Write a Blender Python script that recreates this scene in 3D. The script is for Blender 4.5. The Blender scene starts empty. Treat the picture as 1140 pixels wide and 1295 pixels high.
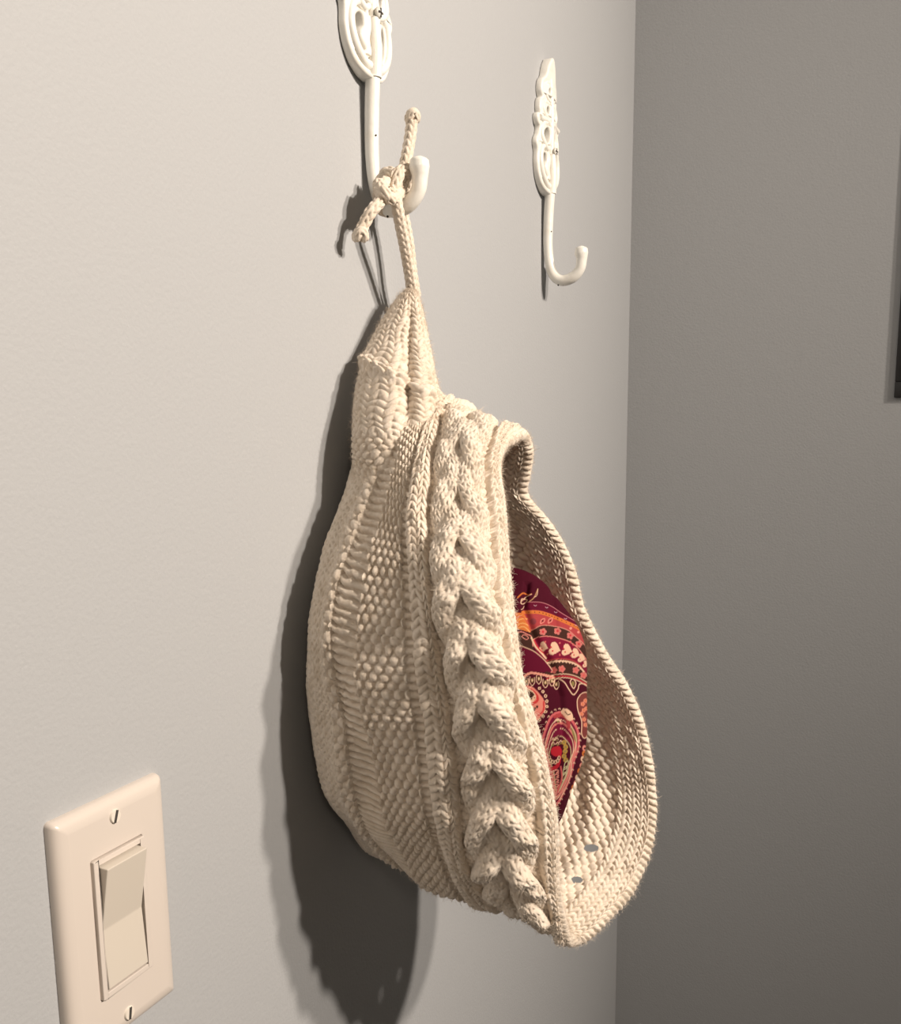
import bpy, bmesh, math, random
import numpy as np
from mathutils import Vector, Matrix

random.seed(4); rng = np.random.default_rng(4)
S = bpy.context.scene
COL = S.collection

# ------------------------------------------------------------ camera, world, exposure
CAM = np.array([-0.33, -0.3186, 0.2191])
YAW, PITCH, ROLL, FPX, PPX, PPY = 0.4168, 0.176, -0.0104, 1269.9, 570.0, 765.9
def cam_axes():
    f = np.array([math.cos(YAW)*math.cos(PITCH), math.sin(YAW)*math.cos(PITCH), -math.sin(PITCH)])
    r = np.array([math.sin(YAW), -math.cos(YAW), 0.0]); u = np.cross(r, f)
    return r*math.cos(ROLL)+u*math.sin(ROLL), -r*math.sin(ROLL)+u*math.cos(ROLL), f
CR, CU, CF = cam_axes()
cd = bpy.data.cameras.new('camera'); cam = bpy.data.objects.new('camera', cd); COL.objects.link(cam)
m = Matrix(((CR[0], CU[0], -CF[0], CAM[0]), (CR[1], CU[1], -CF[1], CAM[1]), (CR[2], CU[2], -CF[2], CAM[2]), (0, 0, 0, 1)))
cam.matrix_world = m
cd.sensor_fit = 'VERTICAL'; cd.sensor_height = 24.0; cd.lens = 24.0*FPX/1295
cd.shift_y = (PPY-647.5)/1295; cd.clip_start = 0.01
S.camera = cam

w = bpy.data.worlds.new('world'); S.world = w; w.use_nodes = True
w.node_tree.nodes['Background'].inputs[0].default_value = (1, .9, .8, 1)
w.node_tree.nodes['Background'].inputs[1].default_value = 0.0
S.view_settings.view_transform = 'Standard'; S.view_settings.look = 'None'
S.view_settings.gamma = 1; S.view_settings.use_curve_mapping = False
S.view_settings.exposure = 0.0

LAMP = np.array([0.22, -1.64, 1.06]); LAMP_W = 122.0; LAMP_COL = (1.0, .875, .755); LAMP_SEP = 0.15
AIM = Vector((-.18, 0, .46))-Vector(LAMP)                 # aimed left of the hooks so the right wall falls darker
def bulb_light(x, y, z, power):
    l = bpy.data.lights.new('bulb_light', 'SPOT'); l.energy = power; l.color = LAMP_COL; l.shadow_soft_size = 0.048
    l.spot_size = math.radians(107); l.spot_blend = 1.0  # soft cone invented to dim the beam towards the right wall
    o = bpy.data.objects.new('bulb_light', l); COL.objects.link(o); o.location = (x, y, z)
    o.rotation_euler = AIM.to_track_quat('-Z', 'Y').to_euler()
for s in (-1, 1):
    bulb_light(LAMP[0]+s*LAMP_SEP, LAMP[1], LAMP[2], LAMP_W)

hl = bpy.data.lights.new('fill_light', 'POINT'); hl.energy = 34.0; hl.color = (1.0, .84, .68); hl.shadow_soft_size = .16
ho = bpy.data.objects.new('fill_light', hl); COL.objects.link(ho); ho.location = (-2.6, -1.9, 1.55)      # unseen fill lamp, added to lift the bag's shadow

# ------------------------------------------------------------ helpers
def at_off(px, py, off):
    d = CF+CR*(px-PPX)/FPX-CU*(py-PPY)/FPX; t = (-off-CAM[1])/d[1]
    return CAM+d*t
def at_x(px, py, x):
    d = CF+CR*(px-PPX)/FPX-CU*(py-PPY)/FPX; t = (x-CAM[0])/d[0]
    return CAM+d*t
def project(P):
    d = P-CAM; z = d@CF
    return PPX+FPX*(d@CR)/z, PPY-FPX*(d@CU)/z

def mat(name, col, rough=.5, bump=None, sheen=0, spec=.5, coat=0, mix=None, sss=0):
    M = bpy.data.materials.new(name); M.use_nodes = True; nt = M.node_tree; b = nt.nodes['Principled BSDF']
    b.inputs['Base Color'].default_value = (*col, 1); b.inputs['Roughness'].default_value = rough
    b.inputs['Specular IOR Level'].default_value = spec; b.inputs['Coat Weight'].default_value = coat
    b.inputs['Sheen Weight'].default_value = sheen
    tc = nt.nodes.new('ShaderNodeTexCoord')
    if sss:
        b.inputs['Subsurface Weight'].default_value = sss; b.inputs['Subsurface Radius'].default_value = (.004, .0025, .0015)
        b.inputs['Subsurface Scale'].default_value = 1
    if mix:
        c2, sc, lo, hi = mix
        n = nt.nodes.new('ShaderNodeTexNoise'); n.inputs['Scale'].default_value = sc; n.inputs['Detail'].default_value = 5
        nt.links.new(tc.outputs['Object'], n.inputs['Vector'])
        r = nt.nodes.new('ShaderNodeValToRGB'); r.color_ramp.elements[0].position = lo; r.color_ramp.elements[1].position = hi
        r.color_ramp.elements[0].color = (*c2, 1); r.color_ramp.elements[1].color = (*col, 1)
        nt.links.new(n.outputs[0], r.inputs[0]); nt.links.new(r.outputs[0], b.inputs['Base Color'])
    if bump:
        prev = None
        for sc, st, dist in bump:
            n = nt.nodes.new('ShaderNodeTexNoise'); n.inputs['Scale'].default_value = sc; n.inputs['Detail'].default_value = 4
            nt.links.new(tc.outputs['Object'], n.inputs['Vector'])
            bp = nt.nodes.new('ShaderNodeBump'); bp.inputs['Strength'].default_value = st; bp.inputs['Distance'].default_value = dist
            nt.links.new(n.outputs[0], bp.inputs['Height'])
            if prev: nt.links.new(prev.outputs[0], bp.inputs['Normal'])
            prev = bp
        nt.links.new(prev.outputs[0], b.inputs['Normal'])
    return M

M_WALL = mat('wall_paint', (.39, .40, .41), .6, [(420, .22, .0012), (60, .10, .0015)], spec=.25)
M_CEIL = mat('ceiling_paint', (.5, .5, .49), .8)
M_FLOOR = mat('dark_floor', (.10, .07, .05), .5, mix=((.07, .05, .035), 6, .35, .65))
M_IRON = mat('white_enamel', (.84, .82, .76), .32, [(260, .25, .0008)], coat=.2, mix=((.80, .76, .68), 70, .30, .48))
M_CHIP = mat('chipped_dark', (.05, .045, .04), .6)
M_SCREWI = mat('hook_screw', (.62, .60, .55), .4)
M_PLATE = mat('ivory_plastic', (.61, .55, .495), .28, spec=.5)
M_ROCK = mat('rocker_plastic', (.58, .53, .46), .32, spec=.5)
M_SCREW = mat('painted_screw', (.72, .66, .58), .35)
M_YARN = mat('cotton_yarn', (.79, .695, .585), .92, [(1500, .45, .0006), (5200, .35, .0003)], sheen=.25, spec=.12, mix=((.69, .59, .475), 130, .32, .62))
M_BLACK = mat('black_frame', (.012, .012, .013), .35)
M_MATB = mat('picture_mat', (.6, .58, .54), .8)
M_PRINT = mat('picture_paper', (.22, .24, .25), .8, mix=((.4, .38, .34), 8, .4, .6))
M_WHITE = mat('fixture_metal', (.8, .8, .8), .4)

def mk(name, verts, faces_or_quads, M, parent=None, smooth=True):
    me = bpy.data.meshes.new(name)
    V = np.asarray(verts, np.float32).reshape(-1, 3)
    if isinstance(faces_or_quads, np.ndarray):
        Q = faces_or_quads.astype(np.int32); k = Q.shape[1]
        me.vertices.add(len(V)); me.vertices.foreach_set('co', V.ravel())
        me.loops.add(Q.size); me.loops.foreach_set('vertex_index', Q.ravel())
        me.polygons.add(len(Q)); me.polygons.foreach_set('loop_start', np.arange(0, Q.size, k, dtype=np.int32))
        me.polygons.foreach_set('loop_total', np.full(len(Q), k, np.int32))
        me.update(calc_edges=True)
    else:
        me.from_pydata(V.tolist(), [], faces_or_quads)
    me.polygons.foreach_set('use_smooth', [smooth]*len(me.polygons)); me.update()
    me.materials.append(M)
    o = bpy.data.objects.new(name, me); COL.objects.link(o)
    if parent: o.parent = parent
    return o
def from_bm(name, bm, M, parent=None, smooth=False):
    me = bpy.data.meshes.new(name); bm.to_mesh(me); bm.free(); me.materials.append(M)
    me.polygons.foreach_set('use_smooth', [smooth]*len(me.polygons))
    o = bpy.data.objects.new(name, me); COL.objects.link(o)
    if parent: o.parent = parent
    return o
def box(bm, lo, hi):
    r = bmesh.ops.create_cube(bm, size=1); lo = np.array(lo); hi = np.array(hi)
    for v in r['verts']:
        v.co = Vector((lo+hi)/2+np.array(v.co)*(hi-lo))
    return r['verts']
def bev(bm, w, seg=3):
    bmesh.ops.bevel(bm, geom=list(bm.edges), offset=w, segments=seg, profile=.5, affect='EDGES', clamp_overlap=True)
def boxobj(name, lo, hi, M, parent=None, b=0, seg=3):
    bm = bmesh.new(); box(bm, lo, hi)
    if b: bev(bm, b, seg)
    return from_bm(name, bm, M, parent, smooth=bool(b))
def root(name, loc, label, cat, group=None):
    o = bpy.data.objects.new(name, None); COL.objects.link(o); o.location = loc; o.empty_display_size = .02
    o['label'] = label; o['category'] = cat
    if group: o['group'] = group
    bpy.context.view_layer.update()
    return o
def adopt(parent, *objs):
    for o in objs:
        o.parent = parent; o.matrix_parent_inverse = Matrix.Translation(-Vector(parent.location))
def quads(n, m, closeu=False, closev=False, keep=None):
    I = np.arange(n if closeu else n-1); J = np.arange(m if closev else m-1)
    a, b = np.meshgrid(I, J, indexing='ij'); a2 = (a+1) % n; b2 = (b+1) % m
    Q = np.stack([a*m+b, a2*m+b, a2*m+b2, a*m+b2], -1)
    if keep is not None: return Q[keep]
    return Q.reshape(-1, 4)
def catmull(P, t, periodic=False):
    P = np.asarray(P, float); n = len(P); t = np.asarray(t, float)
    i = np.floor(t).astype(int)
    if not periodic: i = np.clip(i, 0, n-2)
    f = (t-i)
    g = (lambda k: P[k % n]) if periodic else (lambda k: P[np.clip(k, 0, n-1)])
    p0, p1, p2, p3 = g(i-1), g(i), g(i+1), g(i+2)
    f = f.reshape(f.shape+(1,)*(P.ndim-1))
    return .5*((2*p1)+(-p0+p2)*f+(2*p0-5*p1+4*p2-p3)*f**2+(-p0+3*p1-3*p2+p3)*f**3)
def sweep(pts, rad, nseg=12, step=None, n=None, tex=None):
    """tube along a Catmull path, returns verts, quads; tex(angle01, length) -> radius add"""
    pts = np.asarray(pts, float); k = len(pts)
    tt = np.linspace(0, k-1, 400); C = catmull(pts, tt); L = np.r_[0, np.cumsum(np.linalg.norm(np.diff(C, axis=0), axis=1))]
    n = n or max(4, int(L[-1]/step)); li = np.linspace(0, L[-1], n); ti = np.interp(li, L, tt)
    C = catmull(pts, ti); R = np.interp(ti, np.arange(k), rad)
    T = np.gradient(C, axis=0); T /= np.linalg.norm(T, axis=1)[:, None]
    N = np.zeros_like(C); a = np.array([1., 0, 0]) if abs(T[0][0]) < .8 else np.array([0, 1., 0])
    N[0] = a-T[0]*(a@T[0]); N[0] /= np.linalg.norm(N[0])
    for i in range(1, n):
        v = N[i-1]-T[i]*(N[i-1]@T[i]); N[i] = v/np.linalg.norm(v)
    B = np.cross(T, N); an = np.arange(nseg)/nseg
    RR = R[:, None]*np.ones(nseg)
    if tex is not None: RR = RR+tex(an[None, :]*np.ones((n, 1)), li[:, None]*np.ones(nseg))*np.minimum(1, R[:, None]/max(R.max()*.6, 1e-6))
    V = C[:, None]+RR[..., None]*(N[:, None]*np.cos(an*2*np.pi)[None, :, None]+B[:, None]*np.sin(an*2*np.pi)[None, :, None])
    V = V.reshape(-1, 3); Q = quads(n, nseg, closev=True)
    V = np.vstack([V, C[0], C[-1]]); c0, c1 = len(V)-2, len(V)-1
    caps = [[c0, (j+1) % nseg, j, j] for j in range(nseg)]+[[c1, (n-1)*nseg+j, (n-1)*nseg+(j+1) % nseg, (n-1)*nseg+(j+1) % nseg] for j in range(nseg)]
    F = [list(q) for q in Q]+[c[:3] for c in caps]
    return V, F
def merge(parts):
    VV, FF, o = [], [], 0
    for V, F in parts:
        VV.append(V); FF += [[int(i)+o for i in f] for f in F]; o += len(V)
    return np.vstack(VV), FF

# ------------------------------------------------------------ the room
XC, XL, YB, ZF, ZC = 0.953, -3.6, -5.2, -1.22, 2.1
def struct(o): o['kind'] = 'structure'; return o
struct(boxobj('wall_left', (XL-.1, 0, ZF-.1), (XC+.1, .1, ZC+.1), M_WALL))
struct(boxobj('wall_right', (XC, YB-.1, ZF-.1), (XC+.1, 0, ZC+.1), M_WALL))
struct(boxobj('wall_back', (XL-.1, YB-.1, ZF-.1), (XC, YB, ZC+.1), M_WALL))
struct(boxobj('wall_near', (XL-.1, YB, ZF-.1), (XL, 0, ZC+.1), M_WALL))
struct(boxobj('floor', (XL, YB, ZF-.1), (XC, 0, ZF), M_FLOOR))
struct(boxobj('ceiling', (XL, YB, ZC), (XC, 0, ZC+.1), M_CEIL))

# ceiling light the bulbs belong to (out of frame)
cl = root('ceiling_light', (LAMP[0], LAMP[1], ZC), 'white bar ceiling light with two lamps in added shades', 'ceiling light')
ZB = LAMP[2]+.14
V, F = sweep([(LAMP[0], LAMP[1], ZB-.01), (LAMP[0], LAMP[1], ZC-.0)], [.009, .009], 16, n=6)
adopt(cl, mk('hanging_rod', V, F, M_WHITE))
bm = bmesh.new(); box(bm, (LAMP[0]-.24, LAMP[1]-.04, ZB-.03), (LAMP[0]+.24, LAMP[1]+.04, ZB)); bev(bm, .006)
adopt(cl, from_bm('mounting_bar', bm, M_WHITE, smooth=True))
for s in (-1, 1):
    L0 = np.array([LAMP[0]+s*LAMP_SEP, LAMP[1], LAMP[2]]); ax = np.array(AIM.normalized())
    V, F = sweep([(L0[0], L0[1], ZB-.025), tuple(L0-ax*.09+np.array([0, 0, .02])), tuple(L0-ax*.055)], [.010, .012, .022], 20, n=10)
    adopt(cl, mk('lamp_socket', V, F, M_WHITE))
    pr = [(-.060, .022), (-.045, .045), (-.025, .062), (-.005, .072)]
    e1 = np.cross(ax, [0, 0, 1]); e1 /= np.linalg.norm(e1); e2 = np.cross(ax, e1); V = []
    for off_ in (0, -.003):
        for a_, r_ in (pr if off_ == 0 else pr[::-1]):
            V += [L0+ax*(a_+off_)+(r_-off_)*(e1*math.cos(t)+e2*math.sin(t)) for t in np.linspace(0, 2*np.pi, 32, endpoint=False)]
    adopt(cl, mk('added_lamp_shade', V, quads(8, 32, closeu=True, closev=True), M_WHITE))  # shade added to go with the invented cone

pd = root('added_fill_lamp', (-2.6, -1.9, ZC), 'unseen hanging lamp added to fill the shadows', 'pendant lamp')  # fixture made up to carry the added fill light
V, F = sweep([(-2.6, -1.9, ZC), (-2.6, -1.9, 1.74)], [.008, .008], 12, n=6); adopt(pd, mk('hanging_rod', V, F, M_WHITE))
V, F = sweep([(-2.6, -1.9, 1.77), (-2.6, -1.9, 1.745), (-2.6, -1.9, 1.74)], [.03, .07, .09], 24, n=8); adopt(pd, mk('fill_lamp_cap', V, F, M_WHITE))

# ------------------------------------------------------------ light switch
sw = root('light_switch', (0, 0, 0), 'ivory rocker light switch on the pale wall at lower left', 'light switch')
def plate_mesh():
    W, H, D = .03493, .05715, .0062
    prof = [(0, 0), (0, .0015), (.0006, .0035), (.0018, .0049), (.0038, .0058), (.0068, D)]
    r = .0022; V = []; F = []
    def ring(ins, y, w=W, h=H, r0=r):
        hw, hh = w-ins, h-ins; rr = max(r0-ins*.3, .0006); out = []
        for cx, cz, a0 in ((hw-rr, hh-rr, 0), (-hw+rr, hh-rr, 90), (-hw+rr, -hh+rr, 180), (hw-rr, -hh+rr, 270)):
            for k in range(6):
                a = math.radians(a0+k*18); out.append((cx+rr*math.cos(a), -y, cz+rr*math.sin(a)))
        return out
    rings = [ring(i, y) for i, y in prof]
    rings.append(ring(.0072, D)); rings.append(ring(0, D, .0172, .0339, .0012)); rings.append(ring(0, D, .0168, .0335, .0012)); rings.append(ring(0, D-.004, .0168, .0335, .0012))
    for rg in rings: V += rg
    n = 24
    for k in range(len(rings)-1):
        for j in range(n): F.append([k*n+j, k*n+(j+1) % n, (k+1)*n+(j+1) % n, (k+1)*n+j])
    return V, F
V, F = plate_mesh(); pl = mk('wall_plate', V, F, M_PLATE); adopt(sw, pl)
bm = bmesh.new()
for lo, hi in (((-.0163, -.0078, -.033), (-.0136, -.002, .033)), ((.0136, -.0078, -.033), (.0163, -.002, .033)),
               ((-.0136, -.0078, .0303), (.0136, -.002, .033)), ((-.0136, -.0078, -.033), (.0136, -.002, -.0303))):
    box(bm, lo, hi)
bmesh.ops.remove_doubles(bm, verts=bm.verts, dist=1e-5); bev(bm, .0004, 2)
fr = from_bm('switch_frame', bm, M_PLATE, smooth=False); adopt(sw, fr)
boxv = [(-.0130, -.0122, .0292), (.0130, -.0122, .0292), (.0130, -.0066, -.001), (-.0130, -.0066, -.001), (.0130, -.0082, -.0292), (-.0130, -.0082, -.0292),
        (-.0130, -.002, .0299), (.0130, -.002, .0299), (.0130, -.002, -.0299), (-.0130, -.002, -.0299)]
bm = bmesh.new(); vs = [bm.verts.new(v) for v in boxv]
for f in ((0, 1, 2, 3), (3, 2, 4, 5), (0, 6, 7, 1), (5, 4, 8, 9), (6, 9, 8, 7)): bm.faces.new([vs[i] for i in f])
bm.faces.new([vs[i] for i in (0, 3, 5, 9, 6)]); bm.faces.new([vs[i] for i in (1, 7, 8, 4, 2)])
bmesh.ops.recalc_face_normals(bm, faces=bm.faces)
bmesh.ops.bevel(bm, geom=list(bm.edges), offset=.0005, segments=2, profile=.5, affect='EDGES')
rk = from_bm('rocker', bm, M_ROCK, smooth=False); adopt(sw, rk)
for z, ang in ((.0484, 70), (-.0484, 80)):
    bm = bmesh.new()
    r = bmesh.ops.create_cone(bm, segments=28, radius1=.0034, radius2=.0029, depth=.0010, cap_ends=True)
    sc = from_bm('screw', bm, M_SCREW, smooth=False)
    sc.rotation_euler = (math.radians(90), 0, 0); sc.location = (0, -.0066, z)
    bm = bmesh.new(); box(bm, (-.0029, -.00075, -.0001), (.0029, .00075, .0002))
    sl = from_bm('slot', bm, M_CHIP); sl.parent = sc; sl.location = (0, 0, .00045); sl.rotation_euler = (0, 0, math.radians(ang))
    sc.parent = sw

# ------------------------------------------------------------ picture frame on the right wall
fc = at_x(1131, 503, XC-.005)
fy, fz = fc[1], fc[2]
FW, FH = .28, .36
pf = root('picture_frame', (XC, fy-FW/2, fz), 'black picture frame edge on the dark right-hand wall', 'picture frame')
y0, y1, z0, z1 = fy-FW, fy, fz, fz+FH
adopt(pf, boxobj('backing', (XC-.002, y0+.004, z0+.004), (XC, y1-.004, z1-.004), M_BLACK))
adopt(pf, boxobj('mat_board', (XC-.003, y0+.015, z0+.015), (XC-.0021, y1-.015, z1-.015), M_MATB))
adopt(pf, boxobj('print', (XC-.0034, y0+.06, z0+.06), (XC-.0031, y1-.06, z1-.06), M_PRINT))
for lo, hi in (((y0, z0), (y1, z0+.018)), ((y0, z1-.018), (y1, z1)), ((y0, z0+.018), (y0+.018, z1-.018)), ((y1-.018, z0+.018), (y1, z1-.018))):
    adopt(pf, boxobj('frame_rail', (XC-.005, lo[0], lo[1]), (XC-.0005, hi[0], hi[1]), M_BLACK, b=.001))

# ------------------------------------------------------------ hooks
def curve_plate():
    cu = bpy.data.curves.new('plate', 'CURVE'); cu.dimensions = '2D'; cu.fill_mode = 'BOTH'
    cu.extrude = .0012; cu.bevel_depth = .0016; cu.bevel_resolution = 2; cu.resolution_u = 8
    def add(pts):
        sp = cu.splines.new('BEZIER'); sp.bezier_points.add(len(pts)-1); sp.use_cyclic_u = True
        for b, p in zip(sp.bezier_points, pts):
            b.co = (p[0], p[1], 0); b.handle_left_type = b.handle_right_type = 'AUTO'
    half = [(.0045, .000), (.012, .002), (.022, .009), (.0275, .020), (.028, .033), (.0305, .040), (.0255, .046), (.0235, .054), (.028, .0575), (.0285, .0620), (.0225, .0635),
            (.0235, .070), (.0215, .0765), (.0180, .0788), (.0205, .0855), (.0190, .0925), (.0135, .0968), (.0112, .0995), (.0085, .1060), (.0040, .1120)]
    out = half+[(0, .1150)]+[(-x, y) for x, y in half[::-1]]
    add(out)
    for sx in (-1, 1):
        add([(sx*.0085, .012), (sx*.016, .013), (sx*.0205, .021), (sx*.0195, .031), (sx*.0130, .034), (sx*.0095, .027), (sx*.0125, .021)])
        add([(sx*.0060, .043), (sx*.0120, .041), (sx*.0175, .047), (sx*.0150, .054), (sx*.0075, .056)])
        add([(sx*.0065, .0665), (sx*.0125, .0670), (sx*.0130, .0720), (sx*.0080, .0745)])
        add([(sx*.0050, .0835), (sx*.0095, .0845), (sx*.0090, .0895), (sx*.0050, .0905)])
    o = bpy.data.objects.new('tmp', cu); COL.objects.link(o)
    bpy.context.view_layer.update()
    me = bpy.data.meshes.new_from_object(o.evaluated_get(bpy.context.evaluated_depsgraph_get()))
    bpy.data.objects.remove(o)
    n = len(me.vertices); co = np.zeros(n*3); me.vertices.foreach_get('co', co); co = co.reshape(-1, 3)
    P = np.stack([co[:, 0], -(co[:, 2]+.0028+.0045*np.exp(-(co[:, 0]/.016)**2)*(co[:, 2] > -.0005)), co[:, 1]], 1)
    F = [list(p.vertices) for p in me.polygons]; bpy.data.meshes.remove(me)
    return P, F
HOOK_Z0 = .432
def make_hook(x, label):
    h = root('wall_hook', (x, 0, HOOK_Z0), label, 'hook')
    V, F = curve_plate(); o = mk('scroll_plate', V, F, M_IRON, h, smooth=True)
    # raised scrollwork on the plate
    parts = []
    def tube(pts, r): parts.append(sweep([(p[0], -p[2], p[1]) for p in pts], r, 10, n=34))
    for s in (-1, 1):
        tube([(s*.003, .006, .007), (s*.011, .007, .007), (s*.020, .014, .0065), (s*.024, .024, .006), (s*.022, .034, .006), (s*.015, .0385, .0065), (s*.008, .036, .007), (s*.0075, .030, .007)], [.003, .0028, .0028, .0027, .0026, .0024, .0022, .0016])
        tube([(s*.0035, .040, .007), (s*.009, .037, .0075), (s*.018, .041, .007), (s*.0215, .048, .006), (s*.017, .057, .006), (s*.008, .060, .007)], [.0022, .0022, .0024, .0022, .0020, .0016])
        tube([(s*.002, .060, .007), (s*.010, .0615, .007), (s*.019, .0610, .006), (s*.026, .0605, .0055)], [.0020, .0022, .0024, .0026])
        tube([(s*.002, .064, .007), (s*.012, .064, .0068), (s*.018, .070, .006), (s*.013, .077, .006), (s*.005, .077, .007)], [.0016, .0022, .0022, .0020, .0014])
        tube([(s*.002, .080, .007), (s*.009, .0815, .0065), (s*.0135, .087, .006), (s*.010, .0935, .006), (s*.003, .0955, .0065)], [.0015, .0020, .0020, .0018, .0014])
    tube([(0, .0, .0085), (0, .016, .0095), (0, .034, .0090)], [.0046, .0044, .0030])
    tube([(0, .030, .0075), (0, .060, .0080), (0, .085, .0075), (0, .098, .0064), (0, .1075, .0050)], [.0030, .0028, .0026, .0026, .0008])
    V, F = merge(parts); mk('scrollwork', V, F, M_IRON, h)
    # stem with curl
    pts = [(0, -.0075, .004), (0, -.0060, -.02), (0, -.0055, -.045), (0, -.0076, -.063), (0, -.0120, -.0738), (0, -.0200, -.0785), (0, -.0300, -.0762), (0, -.0368, -.0695), (0, -.0385, -.0610), (0, -.0382, -.0555), (0, -.0382, -.0508), (0, -.0383, -.0488)]
    V, F = sweep(pts, [.0047, .0046, .0044, .0044, .0047, .0050, .0051, .0047, .0050, .0064, .0058, .0014], 20, n=110)
    mk('hook_stem', V, F, M_IRON, h)
    bm = bmesh.new(); bmesh.ops.create_uvsphere(bm, u_segments=18, v_segments=10, radius=.0034)
    for v in bm.verts: v.co.z *= .5
    sc = from_bm('screw', bm, M_SCREWI, h, True); sc.location = (.0008, -.0118, .0365); sc.rotation_euler = (math.radians(90), 0, 0)
    bm = bmesh.new(); box(bm, (-.0026, -.0005, -.0001), (.0026, .0005, .0004)); box(bm, (-.0005, -.0026, -.0001), (.0005, .0026, .0004))
    sl = from_bm('screw_slot', bm, M_CHIP); sl.parent = sc; sl.location = (0, 0, .0015)
    for (dy, dz, s_) in ((-.0105, -.034, .0006), (-.0175, -.0826, .0008), (-.0225, -.0823, .0007)):
        bm = bmesh.new(); bmesh.ops.create_uvsphere(bm, u_segments=8, v_segments=6, radius=s_)
        from_bm('paint_chip', bm, M_CHIP, h, True).location = (-.0022, dy+.0008, dz)
    return h
make_hook(.263, 'large white cast-iron scroll hook holding the knitted cord, nearest hook')
make_hook(.612, 'empty white cast-iron scroll hook near the wall corner')

# ------------------------------------------------------------ knit height patterns (0..1)
def knitV(w, s, flip=1):
    a = w-np.floor(w); row = np.floor(s); h = np.zeros_like(w)
    for dr in (-1, 0, 1):
        b = s-(row+dr)-.5
        for side in (-1, 1):
            x = a-.5-side*.245; ang = .46*side*flip
            yy = b*.78
            l = yy*math.cos(ang)+x*math.sin(ang); d = x*math.cos(ang)-yy*math.sin(ang)
            q = 1-(l/.66)**2-(d/.235)**2
            h = np.maximum(h, np.sqrt(np.maximum(q, 0)))
    return h
def moss(w, s):
    h = np.zeros_like(w)
    for dw in (0, 1):
        for ds in (0, 1):
            W = np.floor(w+.5*dw)-.5*dw+.5; S_ = np.floor(s)+.5
            for k in (-1, 0, 1):
                sr = S_+k; off = .5*(np.mod(np.floor(sr), 2))
                wc = np.floor(w-off)+.5+off
                for kk in (-1, 0, 1):
                    q = 1-((w-(wc+kk))/.44)**2-((s-sr)/.62)**2
                    h = np.maximum(h, np.sqrt(np.maximum(q, 0)))
            break
        break
    return h
def ladder(w, s):
    b = s+.10*np.sin(w*2*np.pi*.5); b = b-np.floor(b)-.5
    return np.sqrt(np.maximum(1-(b/.40)**2, 0))
def chain(w, s):        # one slanted strand per row, for rims
    a = w-np.floor(w)-.5; h = np.zeros_like(w); row = np.floor(s)
    for dr in (-1, 0, 1):
        b = s-(row+dr)-.5; ang = .5
        l = a*math.sin(ang)+b*.8*math.cos(ang); d = a*math.cos(ang)-b*.8*math.sin(ang)
        h = np.maximum(h, np.sqrt(np.maximum(1-(l/.62)**2-(d/.40)**2, 0)))
    return h
def sstep(a, b, x):
    t = np.clip((x-a)/(b-a), 0, 1); return t*t*(3-2*t)

# ------------------------------------------------------------ bag: control net
# each line runs over the near side from the top to the bottom (picture point, world x)
NL = {
 0: [(650,550,.262),(630,564,.232),(622,592,.215),(627,632,.205),(631,680,.195),(635,735,.185),(642,800,.178),(651,860,.176),(672,930,.180),(686,990,.186),(696,1050,.194),(699,1120,.208),(721,1187,.235)],
 .5:[(602,535,.250),(598,545,.222),(590,580,.200),(590,628,.185),(593,678,.172),(597,735,.160),(604,800,.154),(613,860,.152),(628,925,.154),(640,985,.160),(645,1045,.168),(655,1110,.186),(680,1166,.225)],
 1: [(560,514,.244),(556,535,.226),(550,572,.205),(545,620,.186),(543,672,.172),(546,728,.160),(553,800,.154),(562,860,.152),(572,920,.153),(580,980,.156),(584,1040,.163),(596,1092,.180),(632,1146,.220)],
 2: [(553,508,.240),(541,538,.222),(530,575,.202),(523,620,.184),(517,670,.170),(518,725,.158),(524,800,.150),(531,860,.148),(540,920,.149),(546,980,.152),(553,1038,.158),(566,1085,.175),(600,1136,.215)],
 3: [(549,508,.240),(531,534,.224),(513,562,.208),(498,605,.190),(484,655,.174),(468,715,.160),(455,792,.151),(456,855,.148),(467,915,.148),(477,975,.150),(488,1030,.155),(508,1070,.170),(545,1112,.205)],
 4: [(547,508,.240),(525,534,.226),(503,562,.212),(485,603,.196),(464,650,.180),(445,705,.165),(426,780,.153),(426,845,.150),(438,905,.149),(446,962,.150),(455,1014,.156),(476,1052,.172),(516,1094,.205)],
 5: [(545,508,.240),(519,534,.228),(495,563,.216),(474,600,.203),(453,648,.188),(433,698,.172),(413,775,.156),(411,840,.152),(417,900,.151),(424,960,.153),(437,1012,.160),(459,1048,.178),(498,1087,.208)],
}
FAR0 = [(660,554,.275),(664,572,.283),(660,597,.290),(659,625,.295),(689,662,.300),(714,707,.303),(730,767,.306),(757,822,.312),(787,869,.318),(807,918,.322),(817,968,.322),(821,1016,.320),(816,1064,.310),(796,1116,.290),(762,1159,.262)]
NEAR = 13; NF = len(FAR0); NST = NEAR+NF
keys = [0, .5, 1, 2, 3, 4, 5]
net = []
far0 = np.array([at_x(*p) for p in FAR0])[::-1]        # going back up from the bottom
n0 = np.array([at_x(*p) for p in NL[0]])
tf = (np.arange(NF)+1)/(NF+1)                          # 0 bottom .. 1 top
BUL = {0: 0, .5: .012, 1: .022, 2: .030, 3: .034, 4: .034, 5: .030}
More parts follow.
